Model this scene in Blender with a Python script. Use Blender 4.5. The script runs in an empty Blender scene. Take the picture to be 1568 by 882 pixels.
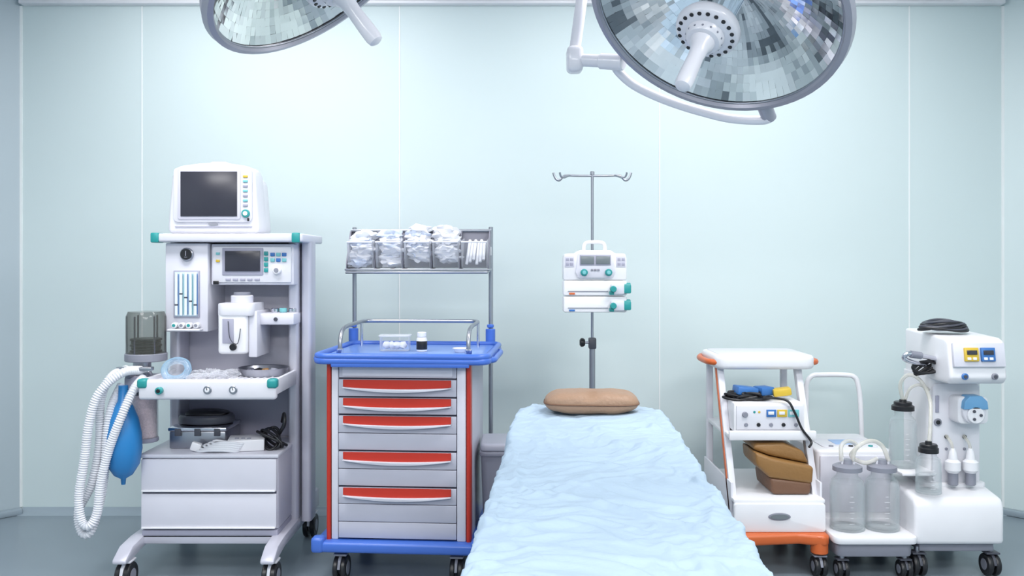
import bpy, bmesh, math, random
from mathutils import Vector, Matrix, noise
random.seed(4)
scn=bpy.context.scene
col=scn.collection
def lin(c):
    return tuple(((v/255)/12.92 if v/255<=.04045 else ((v/255+.055)/1.055)**2.4) for v in c)
def mat(name,c,rough=.4,metal=0,alpha=1,var=.04,scale=8,bump=0,bscale=60,coat=0,emis=0):
    m=bpy.data.materials.new(name); m.use_nodes=True
    nt=m.node_tree; b=nt.nodes['Principled BSDF']; L=nt.links
    tc=nt.nodes.new('ShaderNodeTexCoord'); n=nt.nodes.new('ShaderNodeTexNoise'); n.inputs['Scale'].default_value=scale
    L.new(tc.outputs['Object'],n.inputs['Vector'])
    mx=nt.nodes.new('ShaderNodeMix'); mx.data_type='RGBA'
    l=lin(c)
    mx.inputs['A'].default_value=(*[v*(1-var) for v in l],1); mx.inputs['B'].default_value=(*[min(1,v*(1+var)) for v in l],1)
    L.new(n.outputs['Fac'],mx.inputs['Factor']); L.new(mx.outputs['Result'],b.inputs['Base Color'])
    b.inputs['Roughness'].default_value=rough; b.inputs['Metallic'].default_value=metal; b.inputs['Alpha'].default_value=alpha
    b.inputs['Coat Weight'].default_value=coat
    if emis: 
        L.new(mx.outputs['Result'],b.inputs['Emission Color']); b.inputs['Emission Strength'].default_value=emis
    if bump:
        n2=nt.nodes.new('ShaderNodeTexNoise'); n2.inputs['Scale'].default_value=bscale; L.new(tc.outputs['Object'],n2.inputs['Vector'])
        bp=nt.nodes.new('ShaderNodeBump'); bp.inputs['Strength'].default_value=bump; bp.inputs['Distance'].default_value=.01
        L.new(n2.outputs['Fac'],bp.inputs['Height']); L.new(bp.outputs['Normal'],b.inputs['Normal'])
    return m
def glass(name,c,lo=.08,hi=.75,rough=.08):
    m=bpy.data.materials.new(name); m.use_nodes=True
    nt=m.node_tree; b=nt.nodes['Principled BSDF']; L=nt.links; out=nt.nodes['Material Output']
    b.inputs['Base Color'].default_value=(*lin(c),1); b.inputs['Roughness'].default_value=rough
    tr=nt.nodes.new('ShaderNodeBsdfTransparent'); lw=nt.nodes.new('ShaderNodeLayerWeight'); lw.inputs['Blend'].default_value=.35
    mr=nt.nodes.new('ShaderNodeMapRange'); mr.inputs['To Min'].default_value=lo; mr.inputs['To Max'].default_value=hi
    mx=nt.nodes.new('ShaderNodeMixShader')
    L.new(lw.outputs['Facing'],mr.inputs['Value']); L.new(mr.outputs['Result'],mx.inputs['Fac'])
    L.new(tr.outputs[0],mx.inputs[1]); L.new(b.outputs[0],mx.inputs[2]); L.new(mx.outputs[0],out.inputs['Surface'])
    return m
WHITE=mat('white_plastic',(232,232,236),.35,coat=.15)
WHITE2=mat('white_enamel',(222,222,229),.35)
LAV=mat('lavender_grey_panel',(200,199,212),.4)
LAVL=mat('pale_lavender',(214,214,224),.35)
LAVD=mat('shaded_lavender',(162,162,180),.45)  # darker lavender of bezels, keys, mounts and plates
GAP=mat('gap_dark',(70,72,90),.6)
TEAL=mat('teal_plastic',(40,146,146),.35)
TEALL=mat('light_teal',(120,190,195),.35)
BLACK=mat('black_plastic',(26,26,30),.35)
DGREY=mat('dark_grey',(72,74,84),.4)
GREY=mat('mid_grey',(136,138,150),.4)
SCREEN=mat('dark_screen',(52,52,62),.25)
SCREENG=mat('grey_lcd',(116,124,128),.25)
RED=mat('red_plastic',(186,48,32),.35)
BLUE=mat('blue_plastic',(70,112,202),.3)
BLUEL=mat('light_blue_tray',(120,156,224),.25)
BAG=mat('blue_rubber',(42,126,190),.35)
ORANGE=mat('orange_plastic',(206,100,48),.35)
YEL=mat('yellow_label',(212,180,60),.4)
LBL=mat('blue_label',(58,114,182),.4)
CHROME=mat('chrome',(215,216,224),.15,1)
STEEL=mat('brushed_steel',(170,172,180),.32,1)
ALU=mat('aluminium_profile',(198,198,210),.35,.2)
HOSE=mat('white_hose',(222,224,230),.4)
BROWN=mat('tan_brown_leather',(162,130,106),.5,bump=.25,bscale=90)
OLIVE=mat('olive_leather',(144,106,60),.45,bump=.2,bscale=60)
BROWN2=mat('dark_brown_leather',(112,80,60),.5,bump=.2)
BIN=mat('grey_bin',(140,142,156),.4)
BINL=mat('bin_lid_grey',(182,184,197),.35)
GRAN=mat('soda_lime_granules',(222,202,208),.8,var=.25,scale=160,bump=.6,bscale=200)
GLASS=glass('clear_glass',(205,216,220),.04,.6)
CLEAR=glass('clear_plastic',(230,233,240),.10,.7,.2)
SMOKE=glass('smoked_plastic',(94,96,90),.42,.9)
PBAG=mat('plastic_pouch',(240,241,247),.55,alpha=.92,var=.03,scale=30)
PBAGB=mat('blue_pouch',(212,222,242),.5,alpha=.9,var=.06,scale=30)

CUR=[None,Vector((0,0,0))]
def E(name,loc,rz=0):
    e=bpy.data.objects.new(name,None); e.location=loc; e.rotation_euler=(0,0,math.radians(rz)); e.empty_display_size=.1
    col.objects.link(e); CUR[0]=e; CUR[1]=Vector(loc); return e
def fin(bm,name,m,sm=38,recalc=True):
    if recalc: bmesh.ops.recalc_face_normals(bm,faces=bm.faces)
    a=math.radians(sm)
    for f in bm.faces: f.smooth=sm>0
    for e in bm.edges:
        if len(e.link_faces)==2 and e.calc_face_angle(0)>a: e.smooth=False
    bmesh.ops.translate(bm,vec=-CUR[1],verts=bm.verts)
    me=bpy.data.meshes.new(name); bm.to_mesh(me); bm.free()
    for k in (m if isinstance(m,(list,tuple)) else [m]): me.materials.append(k)
    o=bpy.data.objects.new(name,me); col.objects.link(o)
    if CUR[0]: o.parent=CUR[0]
    return o
def bev(bm,b,seg=2):
    if b>0:
        es=[e for e in bm.edges if len(e.link_faces)==2 and e.calc_face_angle(0)>.5]
        bmesh.ops.bevel(bm,geom=es,offset=b,segments=seg,profile=.5,affect='EDGES',clamp_overlap=True)
def box(name,x,y,z,m,b=.003,rot=None,seg=2):
    bm=bmesh.new(); bmesh.ops.create_cube(bm,size=1)
    bmesh.ops.scale(bm,vec=(x[1]-x[0],y[1]-y[0],z[1]-z[0]),verts=bm.verts)
    bev(bm,min(b,.45*min(x[1]-x[0],y[1]-y[0],z[1]-z[0])),seg)
    if rot:
        for ax,an in zip('XYZ',rot):
            if an: bmesh.ops.rotate(bm,cent=(0,0,0),matrix=Matrix.Rotation(math.radians(an),3,ax),verts=bm.verts)
    bmesh.ops.translate(bm,vec=((x[0]+x[1])/2,(y[0]+y[1])/2,(z[0]+z[1])/2),verts=bm.verts)
    return fin(bm,name,m)
def prism(name,pts,a,b,ax,m,bv=.003,seg=2):
    f={'y':lambda p,t:(p[0],t,p[1]),'x':lambda p,t:(t,p[0],p[1]),'z':lambda p,t:(p[0],p[1],t)}[ax]
    bm=bmesh.new()
    v0=[bm.verts.new(f(p,a)) for p in pts]; v1=[bm.verts.new(f(p,b)) for p in pts]
    n=len(pts); bm.faces.new(v0); bm.faces.new(v1[::-1])
    for i in range(n): bm.faces.new((v0[i],v0[(i+1)%n],v1[(i+1)%n],v1[i]))
    bmesh.ops.recalc_face_normals(bm,faces=bm.faces)
    bev(bm,bv,seg)
    return fin(bm,name,m)
def rrect(x0,x1,y0,y1,r,n=6):
    P=[]
    for cx,cy,a0 in ((x1-r,y1-r,0),(x0+r,y1-r,90),(x0+r,y0+r,180),(x1-r,y0+r,270)):
        for i in range(n+1):
            a=math.radians(a0+90*i/n); P.append((cx+r*math.cos(a),cy+r*math.sin(a)))
    return P
def lathe(name,o,ax,prof,m,seg=32,sm=38):
    o=Vector(o); ax=Vector(ax).normalized(); q=Vector((0,0,1)).rotation_difference(ax)
    bm=bmesh.new(); R=[]
    for r,h in prof:
        if r<1e-6: R.append([bm.verts.new(o+q@Vector((0,0,h)))])
        else: R.append([bm.verts.new(o+q@Vector((r*math.cos(2*math.pi*i/seg),r*math.sin(2*math.pi*i/seg),h))) for i in range(seg)])
    for A,B in zip(R,R[1:]):
        for i in range(seg):
            j=(i+1)%seg
            if len(A)==1 and len(B)==1: continue
            if len(A)==1: bm.faces.new((A[0],B[i],B[j]))
            elif len(B)==1: bm.faces.new((A[i],A[j],B[0]))
            else: bm.faces.new((A[i],A[j],B[j],B[i]))
    return fin(bm,name,m,sm)
def cyl(name,p0,p1,r,m,r2=None,seg=24,b=None):
    p0=Vector(p0);p1=Vector(p1);L=(p1-p0).length; r2=r if r2 is None else r2
    if b is None: b=min(.003,.2*L,.2*r)
    return lathe(name,p0,p1-p0,[(0,0),(r-b,0),(r,b),(r2,L-b),(r2-b if r2>b else r2*.5,L),(0,L)],m,seg)
def cr(P,n):
    P=[Vector(p) for p in P]; out=[]
    for i in range(len(P)-1):
        a=P[max(i-1,0)];b=P[i];c=P[i+1];d=P[min(i+2,len(P)-1)]
        for k in range(n):
            t=k/n; out.append(.5*((2*b)+(c-a)*t+(2*a-5*b+4*c-d)*t*t+(3*b-a-3*c+d)*t**3))
    out.append(P[-1]); return out
def tube(name,P,r,m,n=8,seg=12,rf=None,closed=False,sharp=False,step=None):
    if closed: P=list(P)+[P[0]]
    Q=[Vector(p) for p in P] if sharp else cr(P,n)
    if step:
        D=[0]
        for a,b in zip(Q,Q[1:]): D.append(D[-1]+(b-a).length)
        N=int(D[-1]/step); Q2=[];k=0
        for i in range(N+1):
            s=D[-1]*i/N
            while k<len(D)-2 and D[k+1]<s:k+=1
            t=(s-D[k])/max(1e-9,D[k+1]-D[k]); Q2.append(Q[k].lerp(Q[k+1],t))
        Q=Q2
    if closed: Q=Q[:-1]
    bm=bmesh.new(); rings=[]; N=len(Q)
    T0=None; nrm=None
    for i,p in enumerate(Q):
        if closed: T=(Q[(i+1)%N]-Q[i-1]).normalized()
        else: T=(Q[min(i+1,N-1)]-Q[max(i-1,0)]).normalized()
        if nrm is None:
            nrm=T.orthogonal().normalized()
        else:
            nrm=(T0.rotation_difference(T)@nrm); nrm=(nrm-T*nrm.dot(T)).normalized()
        T0=T; bn=T.cross(nrm); rr=rf(i,N)*r if rf else r
        rings.append([bm.verts.new(p+rr*(nrm*math.cos(2*math.pi*k/seg)+bn*math.sin(2*math.pi*k/seg))) for k in range(seg)])
    for i in range(N if closed else N-1):
        A=rings[i];B=rings[(i+1)%N]
        for k in range(seg): bm.faces.new((A[k],A[(k+1)%seg],B[(k+1)%seg],B[k]))
    if not closed: bm.faces.new(rings[0][::-1]); bm.faces.new(rings[-1])
    return fin(bm,name,m,60)
def corr(name,P,r=.016,m=None):
    return tube(name,P,r,m or HOSE,seg=14,step=.0045,rf=lambda i,N:1+.12*(1 if i%2 else -1))
def blob(name,c,s,m,amp=.2,fr=3,sub=3,seed=0,pw=1):
    bm=bmesh.new(); bmesh.ops.create_icosphere(bm,subdivisions=sub,radius=1)
    for v in bm.verts:
        d=v.co.copy(); k=1+amp*noise.noise(d*fr+Vector((seed*7.1,seed*3.3,seed)))
        q=Vector([math.copysign(abs(t)**pw,t) for t in d])*k
        v.co=Vector(c)+Vector((q.x*s[0],q.y*s[1],q.z*s[2]))
    return fin(bm,name,m,50)
def knob(name,x,y,z,r,m,d=.014,m2=None):
    cyl(name,(x,y+.002,z),(x,y-d,z),r,m)
    if m2: cyl(name+'_cap',(x,y-d+.001,z),(x,y-d-.003,z),r*.55,m2)
def caster(name,x,y,r,w=.05,hood=None,zt=None):
    for s in (-1,1):
        xx=x+s*w*.27
        lathe(name+'_wheel_%d'%(s+2),(xx-w*.17,y,r),(1,0,0),[(0,.0),(r*.55,0),(r*.6,.002),(r*.93,0),(r,.004),(r,w*.34-.004),(r*.93,w*.34),(r*.6,w*.34-.002),(r*.55,w*.34),(0,w*.34)],BLACK,28)
        lathe(name+'_hub_%d'%(s+2),(xx-w*.19,y,r),(1,0,0),[(0,0),(r*.5,0),(r*.5,w*.38),(0,w*.38)],GREY,20)
    zt=zt or 2*r+.03
    P=[(y-r*1.02,r*1.15),(y-r*.75,r*1.75),(y-r*.2,r*2.15),(y+r*.4,r*2.15),(y+r*.75,r*1.8),(y+r*.4,r*1.0),(y-r*.3,r*.9)]
    prism(name+'_hood',P,x-w*.1,x+w*.1,'x',hood or WHITE2,.002)
    box(name+'_cover',(x-w*.48,x+w*.48),(y-r*.6,y+r*.55),(r*2.02,r*2.2),hood or WHITE2,.005)
    cyl(name+'_stem',(x,y,r*2.1),(x,y,zt),.012,STEEL)

# ---------------- ROOM ----------------
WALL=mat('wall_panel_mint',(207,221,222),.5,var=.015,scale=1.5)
WALL_SHADED=mat('wall_panel_mint_side',(176,190,197),.5,var=.02,scale=1.5)  # darker copy of the wall mint; left-side shade put into the colour
SEAM=mat('panel_seam',(236,240,240),.4)
FLOOR=mat('vinyl_floor',(130,143,153),.3,var=.08,scale=3)
COVE=mat('cove_vinyl',(150,164,174),.35,var=.04)
CEIL=mat('ceiling_white',(240,241,244),.6,var=.01)
CUR[0]=None;CUR[1]=Vector((0,0,0))
YW=4.44;H=2.62
box('floor',(-3.2,3.2),(-2.6,4.6),(-.1,0),FLOOR,0)
box('ceiling',(-3.2,3.2),(-2.6,4.6),(H,H+.1),CEIL,0)
box('wall_back',(-2.47,2.47),(YW,YW+.1),(0,H),WALL,0)
for s,n in ((-1,'left'),(1,'right')):
    prism('wall_chamfer_'+n,[(s*2.47,YW),(s*3.1,3.81),(s*3.17,3.88),(s*2.54,YW+.1),(s*2.47,YW+.1)],0,H,'z',WALL_SHADED if s<0 else WALL,0)
    box('wall_'+n,(min(s*3.1,s*3.2),max(s*3.1,s*3.2)),(-2.6,3.84),(0,H),WALL_SHADED if s<0 else WALL,0)
    prism('baseboard_chamfer_'+n,[(s*2.47,YW),(s*3.1,3.81),(s*3.06,3.77),(s*2.44,4.40)],0,.03,'z',COVE,.008)
box('wall_front',(-3.2,3.2),(-2.6,-2.5),(0,H),WALL_SHADED,0)
prism('baseboard_back',[(YW,0),(YW,.03),(YW-.006,.03),(YW-.012,.02),(YW-.025,.009),(YW-.06,.001),(YW-.06,0)],-2.46,2.46,'x',COVE,0)
box('trim_ceiling',(-2.46,2.46),(YW-.05,YW),(2.55,2.6),WHITE,.006)
box('trim_ceiling_rail',(-.75,2.2),(YW-.09,YW-.05),(2.565,2.6),WHITE2,.004)
for i,x in enumerate((-1.862,-.566,.743,2.0)):
    box('trim_seam_%d'%i,(x-.003,x+.003),(YW-.003,YW),(.03,2.55),SEAM,0)
for i,x in enumerate((-2.47,2.47)):
    box('trim_corner_%d'%i,(x-.006,x+.006),(YW-.006,YW+.004),(.03,2.55),SEAM,0)
box('door_1',(-.9,.9),(-2.49,-2.45),(0.004,2.1),mat('door_teal',(84,104,110),.4),.004)  # unseen dark slab behind camera, added for contrast in the lamp mirrors
EM=mat('light_diffuser',(255,255,255),.5,emis=2.5,var=0)
def panel(i,x,y,w,l,P,c=(1,.978,.972)):
    e=E('ceiling_light_panel' ,(x,y,H-.02))
    box('frame',(x-w/2-.03,x+w/2+.03),(y-l/2-.03,y+l/2+.03),(H-.02,H-.002),WHITE2,.003)
    box('diffuser',(x-w/2,x+w/2),(y-l/2,y+l/2),(H-.024,H-.018),EM,0)
    ld=bpy.data.lights.new('panel_light_%d'%i,'AREA'); ld.shape='RECTANGLE'; ld.size=w; ld.size_y=l; ld.energy=P; ld.color=c
    lo=bpy.data.objects.new('panel_light_%d'%i,ld); col.objects.link(lo); lo.parent=e; lo.location=(0,0,-.03)
panel(0,-1.15,2.85,1.2,.5,27);panel(1,1.15,2.85,1.2,.5,27)
panel(2,-1.7,.9,1.0,.9,38);panel(3,1.7,.9,1.0,.9,38)
panel(4,0,-1.2,2.4,1.0,108)  # unseen panel behind camera, strengthened as front fill
for i,(x,wd) in enumerate(((-1.2,1.5),(1.0,1.9))):  # lights and their housings added to brighten the upper wall
    e=E('wall_washer_light',(x,3.75,2.56))
    box('housing',(x-wd/2,x+wd/2),(3.70,3.80),(2.555,2.618),WHITE2,.006)
    ld=bpy.data.lights.new('washer_%d'%i,'AREA'); ld.shape='RECTANGLE'; ld.size=wd; ld.size_y=.08; ld.energy=5.5; ld.color=(1,.98,.985)
    lo=bpy.data.objects.new('washer_%d'%i,ld); col.objects.link(lo); lo.parent=e; lo.location=(0,.06,-.02); lo.rotation_euler=(math.radians(42),0,0)

# ---------------- ANESTHESIA MACHINE ----------------
E('anesthesia_machine',(-1.2,3.8,0))
for i,x in enumerate((-1.515,-.955)):
    prism('base_rail_%d'%i,[(4.12,.125),(4.12,.21),(4.02,.21),(3.95,.175),(3.5,.175),(3.40,.165),(3.335,.13),(3.335,.112),(3.42,.118),(3.5,.13)],x,x+.055,'x',ALU,.008)
    caster('caster_f%d'%i,x+.0275,3.40,.052,.06,zt=.13)
    caster('caster_r%d'%i,x+.0275,4.06,.052,.06,zt=.14)
box('base_crossbar',(-1.5,-.93),(3.5,3.56),(.14,.178),ALU,.005)
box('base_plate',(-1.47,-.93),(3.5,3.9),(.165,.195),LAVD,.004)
box('cabinet',(-1.474,-.93),(3.512,3.84),(.196,.488),LAV,.006)
box('cabinet_top',(-1.478,-.926),(3.495,3.85),(.482,.497),LAVL,.004)
box('drawer_upper',(-1.472,-.934),(3.495,3.515),(.348,.478),LAVL,.006)
box('drawer_lower',(-1.472,-.934),(3.495,3.515),(.202,.340),LAVL,.006)
box('drawer_gap',(-1.468,-.938),(3.505,3.512),(.338,.35),GAP,0)
box('drawer_lip_1',(-1.468,-.938),(3.488,3.50),(.349,.356),WHITE,.002)
box('drawer_lip_2',(-1.468,-.938),(3.488,3.50),(.203,.210),WHITE,.002)
box('back_panel',(-1.43,-.90),(3.86,3.9),(.2,1.345),LAV,.004)
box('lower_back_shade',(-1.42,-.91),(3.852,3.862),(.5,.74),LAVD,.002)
for k2,x in enumerate((-.945,-.895)):
    prism('column_right_%d'%k2,rrect(x,x+.042,3.72+k2*.02,3.84,.014),.16,1.345,'z',ALU,0)
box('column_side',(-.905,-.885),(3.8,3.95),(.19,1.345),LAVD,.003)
prism('column_left',rrect(-1.455,-1.41,3.74,3.86,.014),.2,1.345,'z',ALU,0)
box('worktable',(-1.438,-.913),(3.42,3.90),(.748,.79),LAVL,.008)
box('worktable_front_lip',(-1.441,-.909),(3.395,3.43),(.728,.806),WHITE2,.012,seg=3)
box('worktable_left_lip',(-1.441,-1.425),(3.42,3.88),(.76,.806),WHITE2,.005)
box('worktable_right_lip',(-.925,-.909),(3.42,3.72),(.745,.806),WHITE2,.005)
for i in range(16):
    x=-1.37+.026*i
    box('table_rib_%d'%i,(x,x+.008),(3.45,3.70),(.789,.793),WHITE,.001)
for i,x in enumerate((-1.445,-.945)):
    box('table_corner_%d'%i,(x,x+.04),(3.389,3.43),(.772,.809),TEAL,.01,seg=3)
knob('table_knob',-1.355,3.395,.765,.014,TEAL,.02,BLACK)
for i,x in enumerate((-1.172,-1.073)):
    knob('table_gauge_%d'%i,x,3.395,.767,.016,STEEL,.006,WHITE)
    box('gauge_needle_%d'%i,(x-.001,x+.001),(3.384,3.386),(.767,.776),BLACK,0)
box('top_shelf',(-1.472,-.855),(3.6,3.98),(1.342,1.377),LAVL,.008,seg=3)
for i,x in enumerate((-1.476,-.90)):
    box('shelf_corner_%d'%i,(x,x+.034),(3.594,3.66),(1.339,1.38),TEAL,.006)
box('display_module',(-1.249,-.905),(3.66,3.86),(1.165,1.335),LAVL,.006)
box('display_face',(-1.24,-.915),(3.652,3.664),(1.175,1.325),WHITE2,.004)
box('display_bezel',(-1.20,-1.03),(3.648,3.656),(1.205,1.318),LAVD,.003)
box('display_screen',(-1.187,-1.042),(3.644,3.65),(1.222,1.306),SCREEN,.001)
for i in range(4):
    box('side_key_%d'%i,(-1.026,-1.010),(3.645,3.654),(1.218+i*.023,1.235+i*.023),TEAL,.002)
    for j in range(3):
        if i>1 : box('key_%d_%d'%(i,j),(-1.0+j*.024,-.982+j*.024),(3.646,3.654),(1.235+i*.023-.02,1.25+i*.023-.02),LBL if (i+j)%2 else TEALL,.002)
knob('display_knob',-.972,3.652,1.226,.017,WHITE,.018,GREY)
box('power_lamp',(-1.236,-1.215),(3.645,3.655),(1.167,1.182),BLACK,.001)
for j in range(5): box('soft_key_%d'%j,(-1.185+j*.03,-1.165+j*.03),(3.646,3.654),(1.183,1.192),LAVD,.001)
for j in range(2): box('lamp_%d'%j,(-1.225,-1.21),(3.646,3.654),(1.29-.03*j,1.30-.03*j),YEL if j else TEALL,.001)
box('flowmeter_module',(-1.432,-1.255),(3.64,3.86),(.972,1.338),LAVL,.006)
cyl('pressure_gauge_rim',(-1.340,3.642,1.292),(-1.340,3.625,1.292),.027,STEEL)
cyl('pressure_gauge_face',(-1.340,3.626,1.292),(-1.340,3.622,1.292),.023,BLACK)
box('gauge_needle',(-1.3415,-1.3385),(3.619,3.622),(1.285,1.306),GREY,0)
box('gauge_mark',(-1.346,-1.334),(3.620,3.622),(1.279,1.281),GREY,0)
box('flow_window_frame',(-1.395,-1.288),(3.632,3.645),(1.03,1.225),LAVD,.003)
box('flow_window',(-1.388,-1.295),(3.628,3.634),(1.036,1.219),mat('flow_window_blue',(190,210,224),.3),.001)
FT=mat('flow_tube_pale',(222,232,240),.15)
for i in range(5):
    x=-1.38+i*.0195
    cyl('flow_tube_%d'%i,(x,3.624,1.04),(x,3.624,1.215),.0062,FT,seg=12)
    box('flow_scale_%d'%i,(x+.0075,x+.009),(3.625,3.628),(1.045,1.21),TEALL if i%2 else LBL,0)
    cyl('flow_float_%d'%i,(x,3.624,1.08+.015*((i*3)%4)),(x,3.624,1.088+.015*((i*3)%4)),.0066,DGREY,seg=12)
for i,x in enumerate((-1.385,-1.355,-1.325,-1.295)):
    knob('flow_knob_%d'%i,x,3.64,1.0,.012,WHITE,.03,GREY if i%2 else TEAL)
box('flow_guard',(-1.41,-1.275),(3.60,3.645),(.978,.986),WHITE2,.003)
box('vaporizer_body',(-1.196,-1.076),(3.58,3.72),(.885,1.075),WHITE,.014,seg=3)
prism('vaporizer_head',rrect(-1.2,-1.05,3.575,3.76,.03),1.04,1.092,'z',WHITE2,.006)
cyl('vaporizer_dial',(-1.12,3.66,1.09),(-1.12,3.66,1.122),.045,LAVL)
cyl('vaporizer_dial_top',(-1.12,3.66,1.12),(-1.12,3.66,1.135),.034,GREY)
box('vaporizer_side',(-1.076,-1.04),(3.60,3.80),(.87,1.06),LAVL,.006)
box('vaporizer_window',(-1.175,-1.13),(3.575,3.583),(.93,1.03),LAVD,.002)
tube('vaporizer_chain',[(-1.15,3.572,1.02),(-1.14,3.565,.95),(-1.11,3.565,.93),(-1.10,3.572,.99)],.0018,DGREY)
cyl('vaporizer_port',(-1.13,3.58,.915),(-1.13,3.565,.915),.014,BLACK)
box('vaporizer_mount',(-1.17,-1.06),(3.70,3.87),(.9,1.0),LAVD,.004)
box('bracket',(-1.045,-.90),(3.64,3.86),(1.0,1.048),LAVL,.008)
knob('bracket_knob',-.975,3.64,1.024,.008,DGREY,.008)
for i,x in enumerate((-1.0,-.965,-.925)):
    cyl('bracket_cup_%d'%i,(x,3.72,1.048),(x,3.72,1.066),.016,CHROME if i!=1 else TEALL)
lathe('steel_tray',(-1.03,3.66,.792),(0,0,1),[(0,.002),(.085,.002),(.098,.03),(.103,.032),(.098,.028),(.086,0),(0,0)],STEEL,40)
for i in range(4): blob('tray_item_%d'%i,(-1.08+i*.03,3.65+.01*(i%2),.81),(.018,.016,.012),[CHROME,BLACK,OLIVE,GREY][i],.3,2,2,i)
tube('mask_ring',[(-1.34+.048*math.cos(a),3.52+.02*math.sin(a*1),.83+.035*math.sin(a)) for a in [i*math.pi/4 for i in range(8)]],.014,glass('mask_blue',(160,196,224),.3,.9),closed=True)
blob('mask_dome',(-1.34,3.54,.83),(.045,.03,.035),CLEAR,.1,2)
for i in range(4):
    blob('tubing_set_%d'%i,(-1.26+.04*i,3.55+.03*(i%2),.808),(.035,.03,.018),CLEAR,.5,3,3,i)
tube('tubing_loose',[(-1.29,3.5,.80),(-1.25,3.47,.815),(-1.21,3.52,.81),(-1.17,3.5,.82),(-1.15,3.55,.80)],.007,CLEAR)
lathe('bellows_housing',(-1.502,3.62,.885),(0,0,1),[(.076,0),(.078,.06),(.078,.15),(.07,.172),(0,.176)],SMOKE,40)
for i in range(5):
    cyl('bellows_ring_%d'%i,(-1.502,3.62,.89+.012*i),(-1.502,3.62,.899+.012*i),.062-.004*(i%2),BLACK)
for i in range(6):
    a=i*math.pi/3+.3
    cyl('bellows_post_%d'%i,(-1.502+.074*math.cos(a),3.62+.074*math.sin(a),.885),(-1.502+.074*math.cos(a),3.62+.074*math.sin(a),1.04),.004,DGREY,seg=8)
cyl('bellows_base',(-1.502,3.62,.855),(-1.502,3.62,.887),.083,GREY)
cyl('bellows_neck',(-1.51,3.60,.78),(-1.51,3.60,.857),.035,STEEL)
box('absorber_block',(-1.56,-1.44),(3.54,3.66),(.735,.80),LAVD,.01)
for i,(x,z) in enumerate(((-1.54,.83),(-1.47,.83))):
    cyl('absorber_port_%d'%i,(x,3.57,.79),(x,3.53,z),.02,STEEL)
cyl('soda_lime_canister',(-1.50,3.60,.545),(-1.50,3.60,.725),.047,GRAN)
lathe('canister_shell',(-1.50,3.60,.54),(0,0,1),[(.052,0),(.052,.195)],CLEAR,32)
cyl('canister_cap',(-1.50,3.60,.722),(-1.50,3.60,.74),.055,DGREY)
cyl('canister_base',(-1.50,3.60,.528),(-1.50,3.60,.545),.055,LAVD)
lathe('breathing_bag',(-1.525,3.46,.395),(0,0,1),[(0,-.01),(.008,-.008),(.01,.015),(.035,.03),(.060,.07),(.070,.13),(.068,.19),(.056,.25),(.036,.30),(.02,.32),(.018,.38),(0,.38)],BAG,36,80)
corr('breathing_hose_1',[(-1.47,3.50,.83),(-1.51,3.42,.83),(-1.58,3.38,.76),(-1.615,3.37,.65),(-1.635,3.37,.5),(-1.655,3.37,.36),(-1.645,3.37,.27),(-1.615,3.37,.25),(-1.59,3.38,.30),(-1.575,3.38,.42),(-1.545,3.38,.54),(-1.50,3.38,.66),(-1.47,3.42,.76),(-1.46,3.49,.80)])
corr('breathing_hose_2',[(-1.54,3.53,.83),(-1.565,3.44,.81),(-1.60,3.43,.72),(-1.605,3.43,.55),(-1.63,3.42,.40),(-1.675,3.41,.30),(-1.66,3.40,.22),(-1.625,3.40,.22),(-1.60,3.42,.32),(-1.58,3.42,.45),(-1.57,3.42,.60),(-1.56,3.44,.70),(-1.55,3.5,.77)])
box('hose_hook',(-1.56,-1.42),(3.47,3.50),(.83,.845),STEEL,.003)
box('instrument_case',(-1.40,-1.17),(3.60,3.80),(.497,.568),STEEL,.006)
box('instrument_case_lid',(-1.405,-1.165),(3.595,3.80),(.568,.585),CHROME,.006)
for i in range(3): box('case_latch_%d'%i,(-1.375+.08*i,-1.35+.08*i),(3.592,3.603),(.55,.58),DGREY,.002)
prism('black_device',[(-1.28+.115*math.cos(a),3.70+.08*math.sin(a)) for a in [i*math.pi/16 for i in range(32)]],.587,.625,'z',DGREY,.012,3)
blob('black_device_top',(-1.28,3.70,.627),(.09,.06,.014),BLACK,.2,1.6,3,3,.8)
box('small_power_unit',(-1.155,-1.01),(3.54,3.66),(.498,.545),WHITE,.006,rot=(0,0,12))
for i in range(3): box('power_unit_key_%d'%i,(-1.12+i*.025,-1.105+i*.025),(3.56,3.57),(.545,.549),GREY,.001,rot=(0,0,12))
for i in range(5):
    r=.055-.006*i
    tube('white_cable_%d'%i,[(-1.18+ (r+.035)*math.cos(a)+.01*i,3.55+r*.7*math.sin(a),.506+.007*i+.004*math.sin(3*a)) for a in [j*math.pi/5 for j in range(10)]],.0055,HOSE,closed=True)
box('white_plug',(-1.29,-1.25),(3.53,3.56),(.50,.535),WHITE,.006,rot=(0,20,10))
for i in range(4):
    tube('black_cable_%d'%i,[(-.98+(.03+.01*i)*math.cos(a+i),3.60+.03*math.sin(a),.54+(.04-.004*i)*math.sin(a+.6*i)) for a in [j*math.pi/4 for j in range(8)]],.006,BLACK,closed=True)
tube('black_cable_tail',[(-.95,3.6,.56),(-.925,3.58,.60),(-.93,3.6,.64),(-.95,3.65,.6)],.008,BLACK)

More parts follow.
